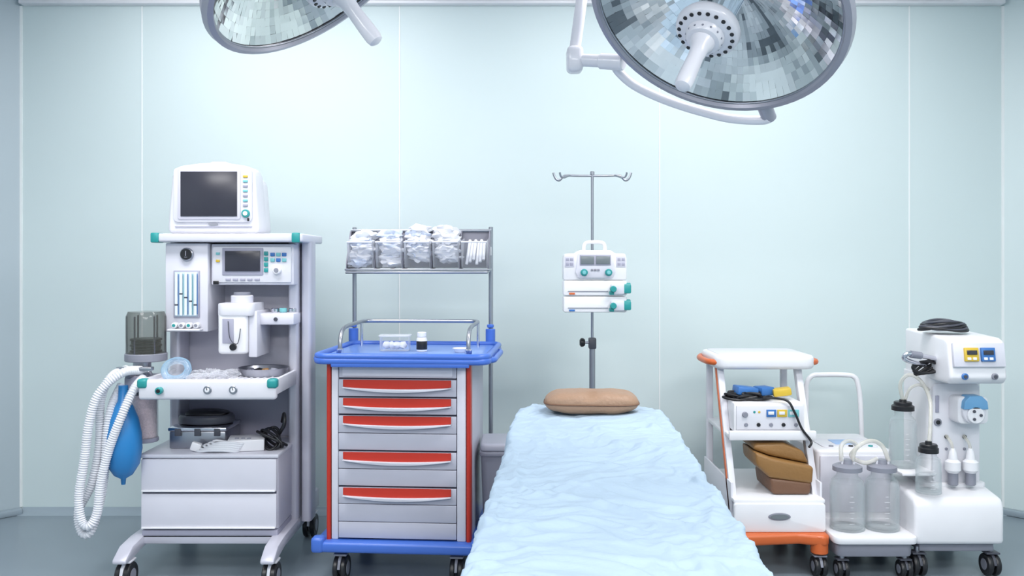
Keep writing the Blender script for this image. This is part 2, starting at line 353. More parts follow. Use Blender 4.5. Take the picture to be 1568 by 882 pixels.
# ---------------- PATIENT MONITOR ----------------
E('patient_monitor',(-1.235,3.75,1.378))
mp=[(-1.43,1.379),(-1.055,1.379),(-1.053,1.41),(-1.06,1.50),(-1.07,1.62),(-1.083,1.652),(-1.11,1.661),(-1.18,1.672),(-1.235,1.675),(-1.30,1.672),(-1.38,1.661),(-1.40,1.652),(-1.414,1.62),(-1.426,1.50),(-1.432,1.41)]
prism('housing',mp,3.665,3.80,'y',WHITE2,.016,3)
prism('rear_housing',[(-1.24+(x+1.237)*.88,1.379+(z-1.379)*.90) for x,z in mp],3.79,3.96,'y',WHITE2,.02,3)
box('handle',(-1.27,-1.20),(3.71,3.75),(1.668,1.682),WHITE2,.006)
prism('face_plate',rrect(-1.405,-1.078,1.425,1.652,.02),3.656,3.67,'y',LAVL,.004)
prism('screen_bezel',rrect(-1.385,-1.125,1.437,1.648,.008),3.651,3.662,'y',LAV,.003)
box('screen',(-1.372,-1.138),(3.648,3.656),(1.449,1.635),SCREEN,.001)
for i in range(7):
    box('key_%d'%i,(-1.115,-1.095),(3.651,3.661),(1.49+i*.02,1.50+i*.02),YEL if i==6 else (TEALL if i%2 else LAVD),.002)
knob('dial',-1.103,3.657,1.461,.017,TEAL,.012,WHITE)
box('base_slot',(-1.40,-1.08),(3.660,3.668),(1.405,1.409),LAVD,0)
box('nameplate',(-1.26,-1.22),(3.656,3.66),(1.415,1.42),GREY,0)
box('small_led',(-1.097,-1.089),(3.652,3.66),(1.43,1.442),BLACK,.001)

# ---------------- EMERGENCY CART ----------------
E('emergency_cart',(-.443,3.45,0),-4)
BODY=mat('cart_grey_lavender',(188,189,202),.38)
box('body',(-.724,-.161),(3.462,3.93),(.171,.866),BODY,.006)
for i,(a,b) in enumerate(((-.728,-.711),(-.176,-.159))):
    prism('red_strip_%d'%i,rrect(a,b,3.438,3.50,.007),.172,.862,'z',RED,0)
for i,(a,b) in enumerate(((-.709,-.682),(-.213,-.178))):
    box('front_post_%d'%i,(a,b),(3.442,3.47),(.172,.862),LAVL,.004)
box('front_recess',(-.684,-.211),(3.458,3.47),(.172,.862),GAP,0)
box('top_panel',(-.68,-.215),(3.445,3.465),(.806,.862),BODY,.003)
box('top_panel_label',(-.665,-.23),(3.441,3.447),(.812,.856),mat('label_lav',(204,206,218),.3),.003)
dz=[(.801,.733),(.729,.664),(.659,.523),(.518,.383),(.378,.178)]
sp=[[],[],[.59],[.45],[.313,.243]]
for i,(t,b) in enumerate(dz):
    cuts=[t]+sp[i]+[b]
    for j in range(len(cuts)-1):
        box('drawer_%d_front_%d'%(i,j),(-.68,-.215),(3.440,3.462),(cuts[j+1]+.0012,cuts[j]-.0012),BODY,.0025)
    N=24; x0,x1=-.66,-.235
    top=[(x0+(x1-x0)*k/N) for k in range(N+1)]
    arc=lambda x,d,e:t-e-d*(1-((x-(x0+x1)/2)/((x1-x0)/2))**2)
    prism('drawer_%d_red_grip'%i,[(x0,t-.002),(x1,t-.002)]+[(x,arc(x,.014,.028)) for x in top[::-1]],3.432,3.442,'y',RED,0)
    prism('drawer_%d_lip'%i,[(x,arc(x,.007,.030)) for x in top]+[(x,arc(x,.017,.032)) for x in top[::-1]],3.418,3.442,'y',LAVL,.0012)
prism('base_bumper',rrect(-.775,-.11,3.40,3.99,.05),.130,.172,'z',BLUE,.012,3)
for i,x in enumerate((-.675,-.215)):
    caster('caster_f%d'%i,x,3.47,.052,.056,GREY,.135)
    caster('caster_r%d'%i,x,3.90,.052,.056,GREY,.135)
for i,x in enumerate((-.755,-.13)):
    box('bumper_corner_%d'%i,(x-.025,x+.025),(3.395,3.45),(.128,.19),BLUE,.014,seg=3)
prism('tray_slab',rrect(-.778,-.08,3.395,3.99,.055),.862,.888,'z',BLUE,.01,3)
prism('tray_surface',rrect(-.745,-.113,3.43,3.955,.035),.888,.891,'z',BLUEL,.001)
tube('tray_rim',[(x,y,.893) for x,y in rrect(-.766,-.092,3.407,3.978,.048)],.0125,BLUE,closed=True,sharp=True)
box('tray_front_apron',(-.70,-.16),(3.397,3.41),(.852,.87),BLUE,.004)
for i,x in enumerate((-.785,-.073)):
    tube('push_handle_%d'%i,[(x+.02*(1 if i==0 else -1),3.47,.875),(x,3.50,.875),(x,3.60,.875),(x,3.80,.875),(x+.02*(1 if i==0 else -1),3.84,.875)],.012,BLUE)
tube('guard_rail',[(-.69,3.50,.892),(-.69,3.505,.95),(-.69,3.54,.985),(-.69,3.62,.997),(-.69,3.80,.999),(-.685,3.87,1.0),(-.655,3.90,1.0),(-.55,3.905,1.0),(-.30,3.905,1.0),(-.21,3.90,1.0),(-.18,3.87,1.0),(-.175,3.80,.999),(-.175,3.62,.997),(-.175,3.54,.985),(-.175,3.505,.95),(-.175,3.50,.892)],.0085,STEEL)
for i,x in enumerate((-.69,-.175)):
    cyl('rail_foot_%d'%i,(x,3.50,.888),(x,3.50,.915),.014,CHROME)
    cyl('rail_back_post_%d'%i,(x,3.86,.888),(x,3.86,.998),.007,CHROME)
for i,x in enumerate((-.762,-.135)):
    cyl('rack_pole_%d'%i,(x,4.02,.35),(x,4.02,1.42),.010,STEEL)
    cyl('pole_clamp_%d'%i,(x,4.0,.90),(x,4.0,.96),.022,BLUE)
    cyl('pole_clamp_top_%d'%i,(x,4.0,.965),(x,4.0,.98),.016,BLUE)
    box('pole_bracket_%d'%i,(x-.012,x+.012),(3.93,4.02),(.40,.425),STEEL,.003)
RACK=mat('rack_grey',(130,130,142),.4,.4)
box('rack_back',(-.768,-.135),(3.995,4.01),(1.235,1.40),RACK,.003)
box('rack_top_rail',(-.772,-.131),(3.985,4.012),(1.397,1.409),STEEL,.003)
box('rack_bottom_rail',(-.775,-.128),(3.89,3.995),(1.222,1.232),STEEL,.003)
tube('rack_front_bar',[(-.765,4.0,1.225),(-.765,3.88,1.215),(-.45,3.88,1.215),(-.138,3.88,1.215),(-.138,4.0,1.225)],.006,STEEL,sharp=True)
for i in range(6):
    x=-.768+i*.1265
    prism('rack_divider_%d'%i,[(4.0,1.232),(4.0,1.40),(3.97,1.40),(3.90,1.26),(3.90,1.232)],x-.003,x+.003,'x',RACK,.001)
for i in range(5):
    x=-.762+i*.1265; xa=x+.004; xb=x+.118
    prism('bin_%d_front'%i,[(3.862,1.35),(3.866,1.35),(3.893,1.238),(3.889,1.238)],xa,xb,'x',CLEAR,0)
    box('bin_%d_floor'%i,(xa,xb),(3.89,3.99),(1.236,1.24),CLEAR,0)
    for s,xx in enumerate((xa,xb-.003)):
        prism('bin_%d_side_%d'%(i,s),[(3.862,1.35),(3.99,1.37),(3.99,1.238),(3.889,1.238)],xx,xx+.003,'x',CLEAR,0)
    box('bin_%d_lip'%i,(xa,xb),(3.856,3.868),(1.345,1.352),PBAG,.003)
    if i<4:
        for j in range(9):
            z=1.262+.0145*j
            blob('bin_%d_pouch_%d'%(i,j),((xa+xb)/2+random.uniform(-.012,.012),3.93+random.uniform(-.01,.012),z+(.022 if i in(2,3) else 0)),(.050,.034,.026),PBAGB if (i+j)%3==0 and i<3 else PBAG,.6,2.2,3,i*5+j)
    else:
        for j in range(6):
            cyl('syringe_%d'%j,(xa+.02+.015*j,3.91,1.25+.01*(j%3)),(xa+.03+.013*j,3.96,1.36-.012*(j%2)),.007,PBAG,seg=10)
box('rack_label',(-.145,-.13),(3.98,4.0),(1.29,1.33),WHITE,.002)

def rot4(x,y):
    a=math.radians(-4); dx,dy=x+.443,y-3.45
    return (-.443+dx*math.cos(a)-dy*math.sin(a),3.45+dx*math.sin(a)+dy*math.cos(a))
X,Y=rot4(-.50,3.66); E('clear_storage_container',(X,Y,.892))
prism('wall_shell',rrect(X-.06,X+.06,Y-.045,Y+.045,.015),.893,.955,'z',CLEAR,.002)
prism('rim',rrect(X-.065,X+.065,Y-.05,Y+.05,.018),.953,.958,'z',CLEAR,.001)
for i in range(4): blob('content_%d'%i,(X-.035+.022*i,Y,.915),(.018,.02,.016),PBAG,.4,3,2,i)
X,Y=rot4(-.385,3.64); E('medicine_bottle',(X,Y,.892))
lathe('bottle',(X,Y,.892),(0,0,1),[(0,0),(.021,0),(.022,.003),(.022,.05),(.018,.058),(0,.058)],WHITE,24)
lathe('label',(X,Y,.90),(0,0,1),[(.0222,0),(.0225,.001),(.0225,.034),(.0222,.035)],BLACK,24)
cyl('cap',(X,Y,.95),(X,Y,.972),.019,WHITE)
X,Y=rot4(-.22,3.62); E('small_dish',(X,Y,.892))
lathe('dish',(X,Y,.892),(0,0,1),[(0,0),(.025,0),(.035,.016),(.033,.017),(.022,.004),(0,.004)],WHITE,28)

# ---------------- WASTE BIN ----------------
E('waste_bin',(-.02,3.66,0))
bm=bmesh.new()
a=[bm.verts.new((x,y,0)) for x,y in rrect(-.11,.07,3.58,3.76,.02)]
b=[bm.verts.new((x,y,.49)) for x,y in rrect(-.127,.09,3.56,3.79,.025)]
n=len(a); bm.faces.new(a); bm.faces.new(b)
for i in range(n): bm.faces.new((a[i],a[(i+1)%n],b[(i+1)%n],b[i]))
fin(bm,'body',BIN)
prism('rim',rrect(-.132,.095,3.552,3.798,.025),.475,.493,'z',BIN,.004)
prism('lid',rrect(-.128,.091,3.556,3.794,.025),.493,.525,'z',BINL,.01,3)
box('pedal',(-.05,.02),(3.53,3.59),(.01,.025),BLACK,.003)

# ---------------- OPERATING TABLE ----------------
ang=math.degrees(-math.atan(.061))
E('operating_table',(.29,3.25,0),ang)
cx=.29; yf=3.40; yn=1.35; T=.70; hw=.275
SHEET=mat('blue_drape_sheet',(173,193,211),.8,var=.05,scale=6,bump=.3,bscale=38)
def ridge(v,w):
    n=abs(noise.noise(v)); return max(0,1-n/w)
def sheet():
    re=.022; rc=.09; hx=hw-re; cy=(yf+yn)/2; hy=(yf-yn)/2-re; drop=.33
    bm=bmesh.new(); NX=210; NY=420
    ex=hx+re+drop; ey=hy+re+drop
    G=[]
    for j in range(NY+1):
        row=[]
        for i in range(NX+1):
            s=-ex+2*ex*i/NX; t=-ey+2*ey*j/NY
            c=Vector((max(-(hx-rc),min(hx-rc,s)),max(-(hy-rc),min(hy-rc,t)),0)); p=Vector((s,t,0)); v=p-c; l=v.length
            wx=.25*noise.noise(Vector((s*2.5,t*2.5,8))); wy=.25*noise.noise(Vector((s*2.5,t*2.5,18)))
            S=s+wx;Tt=t+wy
            cre=.007*ridge(Vector((S*5+Tt*1.5,Tt*2.2,1.7)),.13)
            cre+=.006*ridge(Vector((S*4-Tt*4.5,Tt*4+S*4,4.2)),.15)
            cre+=.0055*ridge(Vector((S*11+Tt*7,Tt*9-S*4,9.2)),.22)
            cre+=.0035*ridge(Vector((S*20-Tt*12,Tt*16,12)),.28)
            cre+=.006*noise.noise(Vector((s*4,t*3,2)))
            d=l-rc
            if d<=0: pos=Vector((cx+s,cy+t,T+cre))
            else:
                nn=v/l; qd=c+nn*rc; per=(qd.x*1.0+qd.y)*1.0+math.atan2(nn.y,nn.x)*.12
                if d<re*1.5708:
                    aa=d/re; o=re*math.sin(aa); z=T-re*(1-math.cos(aa))
                    pos=qd+nn*(o+cre*.5); pos=Vector((cx+pos.x,cy+pos.y,z+cre))
                else:
                    dd=d-re*1.5708; dd=min(dd,drop+.04*noise.noise(Vector((per*4,0,3))))
                    f=.5+.5*math.sin(per*16+2.5*noise.noise(Vector((per*3,0,0)))); fl=.07*dd+dd*.13*f
                    pos=qd+nn*(re+fl+cre*.6); pos=Vector((cx+pos.x,cy+pos.y,T-re-dd+cre*.3))
            row.append(bm.verts.new(pos))
        G.append(row)
    for j in range(NY):
        for i in range(NX): bm.faces.new((G[j][i],G[j][i+1],G[j+1][i+1],G[j+1][i]))
    return fin(bm,'drape_sheet',SHEET,180)
sheet()
prism('mattress',rrect(cx-hw+.02,cx+hw-.02,yn+.02,yf-.02,.09),.61,.685,'z',BROWN,.02,3)
prism('table_frame',rrect(cx-hw+.04,cx+hw-.04,yn+.04,yf-.04,.06),.56,.61,'z',STEEL,.005)
prism('column',rrect(cx-.13,cx+.13,2.15,2.6,.03),.1,.56,'z',STEEL,.006)
prism('base',rrect(cx-.21,cx+.21,1.85,2.95,.05),.03,.12,'z',WHITE2,.02,3)
for i,(x,y) in enumerate(((-.17,1.9),(.17,1.9),(-.17,2.88),(.17,2.88))): cyl('foot_%d'%i,(cx+x,y,0),(cx+x,y,.04),.03,BLACK)

E('headrest_cushion',(.292,3.25,.70),ang)
bm=bmesh.new(); bmesh.ops.create_icosphere(bm,subdivisions=6,radius=1)
def se(t,p): return math.copysign(abs(t)**p,t)
for v in bm.verts:
    d=v.co
    x=se(d.x,.5)*.168; y=se(d.y,.5)*.098
    z=se(d.z,.6)*.041
    u=abs(x)/.168
    z*=1-.22*u**4
    w1=.0045*noise.noise(Vector((x*22,y*9,5)))-.005*math.exp(-(x/.03)**2)*(1 if d.z>0 else 0)
    edge=max(0,1-abs(d.z)*2.5)
    v.co=Vector((.292+x*(1+.02*edge),3.25+y*(1+.02*edge),.748+z+w1))
fin(bm,'cushion',BROWN,180)
pp=[(.292+.173*se(math.cos(a),.5),3.25+.101*se(math.sin(a),.5),.745) for a in [i*math.pi/32 for i in range(64)]]
tube('piping',pp,.0028,BROWN2,closed=True,sharp=True,seg=8)

# ---------------- IV STAND ----------------
E('iv_stand',(.364,4.0,0))
cyl('upper_pole',(.364,4.0,.9),(.364,4.0,1.665),.0065,STEEL)
cyl('lower_pole',(.364,4.0,.09),(.364,4.0,.91),.0135,STEEL)
cyl('pole_tip',(.364,4.0,1.655),(.364,4.0,1.672),.010,STEEL)
for s in (-1,1):
    tube('hook_arm_%d'%(s+2),[(.364,4.0,1.652),(.364+s*.06,4.0,1.652),(.364+s*.12,4.0,1.653),(.364+s*.135,4.0,1.645),(.364+s*.148,4.0,1.632),(.364+s*.163,4.0,1.636),(.364+s*.172,4.0,1.652),(.364+s*.176,4.0,1.666)],.0055,STEEL)
    tube('hook_arm_b%d'%(s+2),[(.364+s*.10,4.0,1.653),(.364+s*.115,4.0-.02,1.648),(.364+s*.13,4.0-.04,1.640),(.364+s*.145,4.0-.05,1.645),(.364+s*.15,4.0-.055,1.662)],.0045,STEEL)
box('clamp',(.347,.381),(3.975,4.02),(.868,.918),DGREY,.006)
cyl('clamp_screw',(.352,3.99,.897),(.325,3.99,.897),.006,STEEL)
lathe('clamp_knob',(.33,3.99,.897),(-1,0,0),[(0,0),(.014,0),(.02,.008),(.02,.018),(.012,.024),(0,.024)],BLACK,12)
for i in range(5):
    a=i*2*math.pi/5+.3; c,s=math.cos(a),math.sin(a)
    tube('base_leg_%d'%i,[(.364,4.0,.10),(.364+c*.12,4.0+s*.12,.095),(.364+c*.24,4.0+s*.24,.07)],.012,STEEL)
    lathe('base_wheel_%d'%i,(.364+c*.24-.01,4.0+s*.24,.025),(1,0,0),[(0,0),(.025,0),(.025,.02),(0,.02)],BLACK,20)
    cyl('base_wheel_stem_%d'%i,(.364+c*.24,4.0+s*.24,.03),(.364+c*.24,4.0+s*.24,.08),.008,STEEL)
cyl('base_hub',(.364,4.0,.075),(.364,4.0,.12),.03,DGREY)

E('infusion_pump',(.364,3.93,1.04))
prism('upper_unit',[(.226,1.182),(.503,1.182),(.503,1.275),(.497,1.297),(.45,1.299),(.435,1.312),(.293,1.312),(.278,1.299),(.231,1.297),(.226,1.275)],3.865,3.975,'y',WHITE,.006)
prism('mid_unit',rrect(.226,.503,1.113,1.180,.008),3.86,3.97,'y',WHITE,.005)
prism('low_unit',rrect(.226,.503,1.040,1.110,.008),3.86,3.97,'y',WHITE,.005)
tube('carry_handle',[(.318,3.91,1.305),(.32,3.91,1.335),(.333,3.91,1.347),(.365,3.91,1.349),(.397,3.91,1.347),(.41,3.91,1.335),(.412,3.91,1.305)],.0085,WHITE)
prism('console_face',[(.29,1.19),(.44,1.19),(.452,1.215),(.44,1.298),(.29,1.298),(.278,1.215)],3.855,3.868,'y',LAVL,.004)
for i,(a,b) in enumerate(((.30,.358),(.368,.428))):
    box('lcd_bezel_%d'%i,(a-.004,b+.004),(3.852,3.857),(1.246,1.292),LAVD,.002)
    box('lcd_%d'%i,(a,b),(3.849,3.853),(1.252,1.286),SCREENG,.001)
    knob('dial_%d'%i,.315+i*.107,3.856,1.215,.0155,TEAL,.014,TEALL)
    for j in range(4): box('pad_%d_%d'%(i,j),((.236 if i==0 else .462)+.018*(j%2),(.250 if i==0 else .476)+.018*(j%2)),(3.862,3.867),(1.245+.02*(j//2),1.258+.02*(j//2)),LAVD,.001)
    box('pad_panel_%d'%i,(.232 if i==0 else .457,.272 if i==0 else .497),(3.863,3.8665),(1.238,1.285),LAV,.001)
for j in range(3): box('console_key_%d'%j,(.345+.014*j,.355+.014*j),(3.851,3.857),(1.222,1.230),GREY,.001)
for k2,z in enumerate((1.113,1.040)):
    box('slot_%d'%k2,(.245,.42),(3.857,3.862),(z+.018,z+.021),GREY,0)
    box('status_label_%d'%k2,(.25,.275),(3.856,3.862),(z+.005,z+.013),LBL if k2 else ORANGE,.001)
    box('plunger_holder_%d'%k2,(.432,.49),(3.84,3.865),(z+.008,z+.052),LAVL,.004)
    cyl('teal_clamp_a%d'%k2,(.44,3.845,z+.03),(.44,3.82,z+.03),.014,TEAL)
    cyl('teal_clamp_b%d'%k2,(.47,3.87,z+.045),(.52,3.87,z+.045),.012,TEAL)
    box('teal_lever_%d'%k2,(.485,.52),(3.84,3.86),(z+.01,z+.05),TEAL,.006)
    box('teal_latch_%d'%k2,(.425,.445),(3.838,3.86),(z+.004,z+.02),TEAL,.003)
box('pole_clamp',(.345,.385),(3.965,3.99),(1.12,1.17),DGREY,.004)

# ---------------- INSTRUMENT TROLLEY ----------------
E('instrument_trolley',(1.09,3.85,0))
prism('top_shelf',rrect(.878,1.312,3.79,4.13,.05),.797,.858,'z',WHITE,.018,3)
prism('top_shelf_well',rrect(.90,1.287,3.82,4.10,.035),.857,.8605,'z',WHITE2,.001)
for i,(x,s) in enumerate(((.878,-1),(1.312,1))):
    tube('side_handle_%d'%i,[(x-s*.02,3.82,.825),(x+s*.012,3.85,.825),(x+s*.022,3.90,.825),(x+s*.022,4.02,.825),(x,4.10,.825)],.013,ORANGE)
for i,x in enumerate((.897,1.237)):
    prism('front_post_%d'%i,[(3.86,.82),(3.90,.82),(3.60,.15),(3.56,.15)],x,x+.028,'x',WHITE2,.004)
    prism('orange_stripe_%d'%i,[(3.868,.80),(3.892,.80),(3.602,.16),(3.578,.16)],x-.004 if i==0 else x+.026,x+.002 if i==0 else x+.032,'x',ORANGE,.001)
    prism('rear_post_%d'%i,rrect(x,x+.028,4.05,4.08,.006),.15,.82,'z',WHITE2,0)
box('middle_shelf',(.90,1.262),(3.66,4.08),(.525,.545),WHITE,.006)
box('middle_shelf_lip',(.90,1.262),(3.652,3.668),(.52,.56),WHITE,.005)
box('lower_shelf',(.895,1.265),(3.56,4.10),(.285,.302),WHITE,.005)
box('lower_side_left',(.893,.903),(3.60,4.10),(.17,.36),WHITE2,.003)
box('lower_side_right',(1.257,1.267),(3.60,4.10),(.17,.36),WHITE2,.003)
box('drawer_box',(.905,1.255),(3.565,4.05),(.175,.285),WHITE2,.003)
prism('drawer_front',rrect(.893,1.262,.172,.288,.012),3.545,3.568,'y',WHITE,.005)
prism('drawer_slot_rim',[(1.075+.045*math.cos(a),.236+.015*math.sin(a)) for a in [i*math.pi/12 for i in range(24)]],3.541,3.547,'y',GREY,.001)
prism('drawer_slot',[(1.075+.037*math.cos(a),.236+.010*math.sin(a)) for a in [i*math.pi/12 for i in range(24)]],3.539,3.542,'y',SCREENG,0)
prism('base_bumper',[(.88,3.52),(.92,3.50),(1.15,3.53),(1.20,3.51),(1.245,3.495),(1.268,3.52),(1.27,3.60),(1.262,4.12),(.89,4.12),(.875,3.6)],.128,.172,'z',ORANGE,.012,3)
for i,x in enumerate((.925,1.232)):
    cyl('caster_boss_%d'%i,(x,3.535,.095),(x,3.535,.168),.034,ORANGE)
    caster('caster_f%d'%i,x,3.54,.04,.055,GREY,.12)
    caster('caster_r%d'%i,x,4.06,.04,.055,GREY,.13)

E('electrosurgical_generator',(1.07,3.75,.546))
box('case',(.925,1.222),(3.68,3.95),(.552,.672),WHITE,.008)
box('front_panel',(.935,1.212),(3.674,3.684),(.56,.662),WHITE2,.004)
for i,x in enumerate((.955,1.19)): cyl('foot_%d'%i,(x,3.72,.5455),(x,3.72,.556),.012,BLACK)
box('panel_blue',(1.06,1.10),(3.669,3.676),(.615,.645),LBL,.001)
box('panel_yellow',(1.105,1.145),(3.669,3.676),(.615,.645),YEL,.001)
box('panel_blue2',(1.15,1.195),(3.669,3.676),(.615,.645),TEALL,.001)
for i in range(3): box('display_%d'%i,(1.066+.045*i,1.09+.045*i),(3.666,3.67),(.625,.638),WHITE,.001)
for i in range(5): knob('socket_%d'%i,.975+.052*i,3.675,.582,.008,BLACK if i%2 else GREY,.006)
knob('power_knob',.97,3.675,.625,.012,GREY,.01)
for i in range(2): knob('led_%d'%i,1.01+.02*i,3.675,.635,.005,YEL if i else TEAL,.003)
box('blue_cable_box',(.955,1.045),(3.74,3.82),(.692,.727),LBL,.006,rot=(0,6,5))
box('yellow_cable_box',(1.115,1.19),(3.74,3.80),(.69,.722),YEL,.006,rot=(0,-8,-8))
box('blue_cable_box_2',(1.05,1.115),(3.76,3.83),(.69,.725),LBL,.006,rot=(0,0,20))
for i in range(7):
    tube('black_cable_%d'%i,[(.96+.015*i+.06*math.cos(a+i),3.76+.035*math.sin(a),.681+.010*(i%3)+.004*math.cos(2*a+i)) for a in [j*math.pi/4 for j in range(8)]],.0055,BLACK,closed=True)
tube('hanging_cable',[(1.06,3.72,.69),(1.14,3.67,.685),(1.17,3.655,.64),(1.20,3.65,.57),(1.235,3.64,.52),(1.22,3.62,.5)],.005,BLACK)
E('leather_pads',(1.15,3.7,.303))
def wedge(name,P,y0,y1,m,bv=.012): return prism(name,P,y0,y1,'y',m,bv,3)
wedge('lower_pad',[(1.07,.304),(1.225,.304),(1.232,.352),(1.06,.372)],3.62,3.86,BROWN2)
wedge('upper_pad',[(1.005,.425),(1.06,.372),(1.235,.348),(1.24,.418),(1.07,.452),(1.0,.478)],3.62,3.84,OLIVE)
wedge('top_pad',[(1.0,.482),(1.07,.456),(1.235,.422),(1.21,.475),(1.13,.508),(1.01,.505)],3.66,3.88,OLIVE)

# ---------------- PORTABLE SUCTION UNIT ----------------
def jar(pref,x,y,z,r,h,lid,lidr=.8,marks=True):
    lathe(pref+'_glass',(x,y,z),(0,0,1),[(0,.003),(r*.95,0),(r,.01),(r,h*.72),(r*.9,h*.82),(r*.62,h*.9),(r*.6,h)],GLASS,36,80)
    lathe(pref+'_glass_inner',(x,y,z),(0,0,1),[(0,.01),(r*.9,.008),(r*.94,.02),(r*.94,h*.7),(r*.84,h*.8)],GLASS,36,80)
    lathe(pref+'_lid',(x,y,z+h-.004),(0,0,1),[(0,0),(r*lidr,0),(r*lidr,.018),(r*lidr*.8,.024),(r*.3,.027),(r*.25,.045),(0,.045)],lid,28)
    lathe(pref+'_base_ring',(x,y,z),(0,0,1),[(r*.93,.001),(r*1.01,.001),(r*1.01,.007),(r*.99,.010)],GLASS,36)
    if marks:
        for i in range(6):
            w=.012 if i%2 else .02
            box(pref+'_mark_%d'%i,(x-w/2-r*.1,x+w/2-r*.1),(y-r*1.004,y-r*.992),(z+h*(.15+.09*i),z+h*(.15+.09*i)+.0016),WHITE,0)
E('portable_suction_unit',(1.45,3.8,0))
prism('body',rrect(1.292,1.618,3.74,4.12,.025),.15,.462,'z',WHITE,.012,3)
box('front_panel',(1.305,1.605),(3.733,3.744),(.20,.44),LAVL,.006)
prism('control_plate',rrect(1.34,1.58,3.79,3.98,.02),.461,.466,'z',WHITE2,.001)
box('control_label',(1.41,1.50),(3.84,3.94),(.465,.468),mat('pale_blue_label',(150,180,220),.4),.001)
for i in range(3): cyl('control_button_%d'%i,(1.375+.085*i,3.80,.465),(1.375+.085*i,3.80,.471),.01,[GREY,BLACK,TEAL][i])
prism('base_tray',rrect(1.272,1.605,3.47,4.10,.03),.145,.175,'z',WHITE,.008)
prism('base_skirt',rrect(1.287,1.59,3.49,4.08,.03),.09,.146,'z',GREY,.01)
for i,x in enumerate((1.315,1.565)):
    caster('caster_f%d'%i,x,3.52,.036,.05,DGREY,.095)
    caster('caster_r%d'%i,x,4.03,.036,.05,DGREY,.095)
for i,x in enumerate((1.365,1.506)):
    jar('jar_%d'%i,x,3.59,.176,.068,.24,GREY,.85)
    cyl('jar_nipple_a%d'%i,(x-.02,3.59,.43),(x-.02,3.59,.465),.006,WHITE2)
    cyl('jar_nipple_b%d'%i,(x+.025,3.59,.43),(x+.025,3.59,.462),.006,WHITE2)
SIL=glass('silicone_tube',(222,220,210),.4,.95)
tube('suction_tube_1',[(1.342,3.59,.45),(1.345,3.60,.51),(1.385,3.62,.525),(1.42,3.63,.50),(1.40,3.64,.46),(1.44,3.60,.44),(1.488,3.59,.46)],.0085,SIL)
tube('suction_tube_2',[(1.387,3.59,.45),(1.40,3.59,.50),(1.46,3.60,.53),(1.51,3.60,.51),(1.533,3.59,.45)],.0085,SIL)
tube('push_handle',[(1.375,4.13,.40),(1.378,4.13,.62),(1.38,4.13,.69),(1.405,4.13,.728),(1.45,4.13,.733),(1.55,4.13,.733),(1.60,4.13,.725),(1.62,4.13,.69),(1.632,4.13,.60),(1.64,4.13,.40)],.0115,WHITE)

# ---------------- SURGICAL SUCTION TOWER ----------------
E('surgical_suction_tower',(1.78,3.7,0))
prism('base',[(3.50,.135),(3.50,.285),(3.515,.318),(3.62,.335),(3.98,.335),(3.98,.135)],1.60,1.957,'x',WHITE,.018,3)
box('base_foot',(1.63,1.93),(3.53,3.95),(.10,.137),GREY,.008)
for i,x in enumerate((1.63,1.925)):
    caster('caster_f%d'%i,x,3.55,.044,.058,DGREY,.12)
    caster('caster_r%d'%i,x,3.93,.044,.058,DGREY,.12)
prism('column',rrect(1.722,1.945,3.645,3.90,.03),.33,.79,'z',WHITE,0)
prism('column_face',rrect(1.735,1.93,.35,.76,.02),3.636,3.65,'y',WHITE2,.006)
prism('column_neck_plate',rrect(1.70,1.955,3.62,3.96,.03),.33,.352,'z',WHITE,.006)
prism('head_unit',[(3.50,.775),(3.475,.80),(3.50,.945),(3.53,.957),(3.88,.972),(3.88,.775)],1.728,1.955,'x',WHITE,.012,3)
box('head_panel',(1.74,1.944),(3.474,3.492),(.845,.94),LAVL,.003,rot=(-9,0,0))
for i,x in enumerate((1.78,1.845)):
    box('panel_display_%d'%i,(x,x+.055),(3.464,3.478),(.868,.922),YEL if i==0 else LBL,.002,rot=(-9,0,0))
    box('panel_lcd_%d'%i,(x+.008,x+.047),(3.461,3.472),(.895,.912),SCREEN,.001,rot=(-9,0,0))
    for j in range(2): box('panel_key_%d_%d'%(i,j),(x+.008+.022*j,x+.022+.022*j),(3.458,3.472),(.874,.884),WHITE,.001,rot=(-9,0,0))
    knob('head_knob_%d'%i,1.785+.118*i,3.485,.808,.013,LBL if i==0 else GREY,.016,DGREY)
for i in range(3): knob('head_socket_%d'%i,1.82+.025*i,3.482,.812,.006,WHITE2,.004)
tube('side_handle',[(1.73,3.60,.865),(1.66,3.57,.88),(1.60,3.56,.89),(1.585,3.565,.875),(1.60,3.57,.862),(1.66,3.60,.845),(1.73,3.66,.83)],.010,CHROME)
tube('side_handle_sleeve',[(1.655,3.57,.881),(1.61,3.56,.888)],.015,GREY)
for i in range(4):
    tube('power_cable_%d'%i,[(1.69+.055*math.cos(a)+.01*i,3.60+.012*i,.83+(.024+.004*i)*math.sin(a+.5*i)) for a in [j*math.pi/4 for j in range(8)]],.0055,BLACK,closed=True)
prism('roller_pump_housing',rrect(1.80,1.925,.605,.715,.02),3.56,3.64,'y',WHITE,.008)
cyl('roller_pump_cover',(1.86,3.562,.655),(1.86,3.545,.655),.047,WHITE2)
prism('roller_pump_top',[(1.812,.668),(1.912,.668),(1.908,.700),(1.885,.722),(1.838,.722),(1.816,.700)],3.535,3.60,'y',mat('azure',(110,165,208),.3),.004)
cyl('roller_pump_dial',(1.862,3.547,.645),(1.862,3.535,.645),.034,WHITE)
for i in range(3): cyl('roller_%d'%i,(1.862+.018*math.cos(i*2.1),3.536,.645+.018*math.sin(i*2.1)),(1.862+.018*math.cos(i*2.1),3.53,.645+.018*math.sin(i*2.1)),.006,DGREY)
for i,x in enumerate((1.79,1.865)):
    knob('column_screw_%d'%i,x,3.637,.54,.008,BLACK,.008)
    knob('column_screw_b%d'%i,x,3.637,.49,.006,GREY,.006)
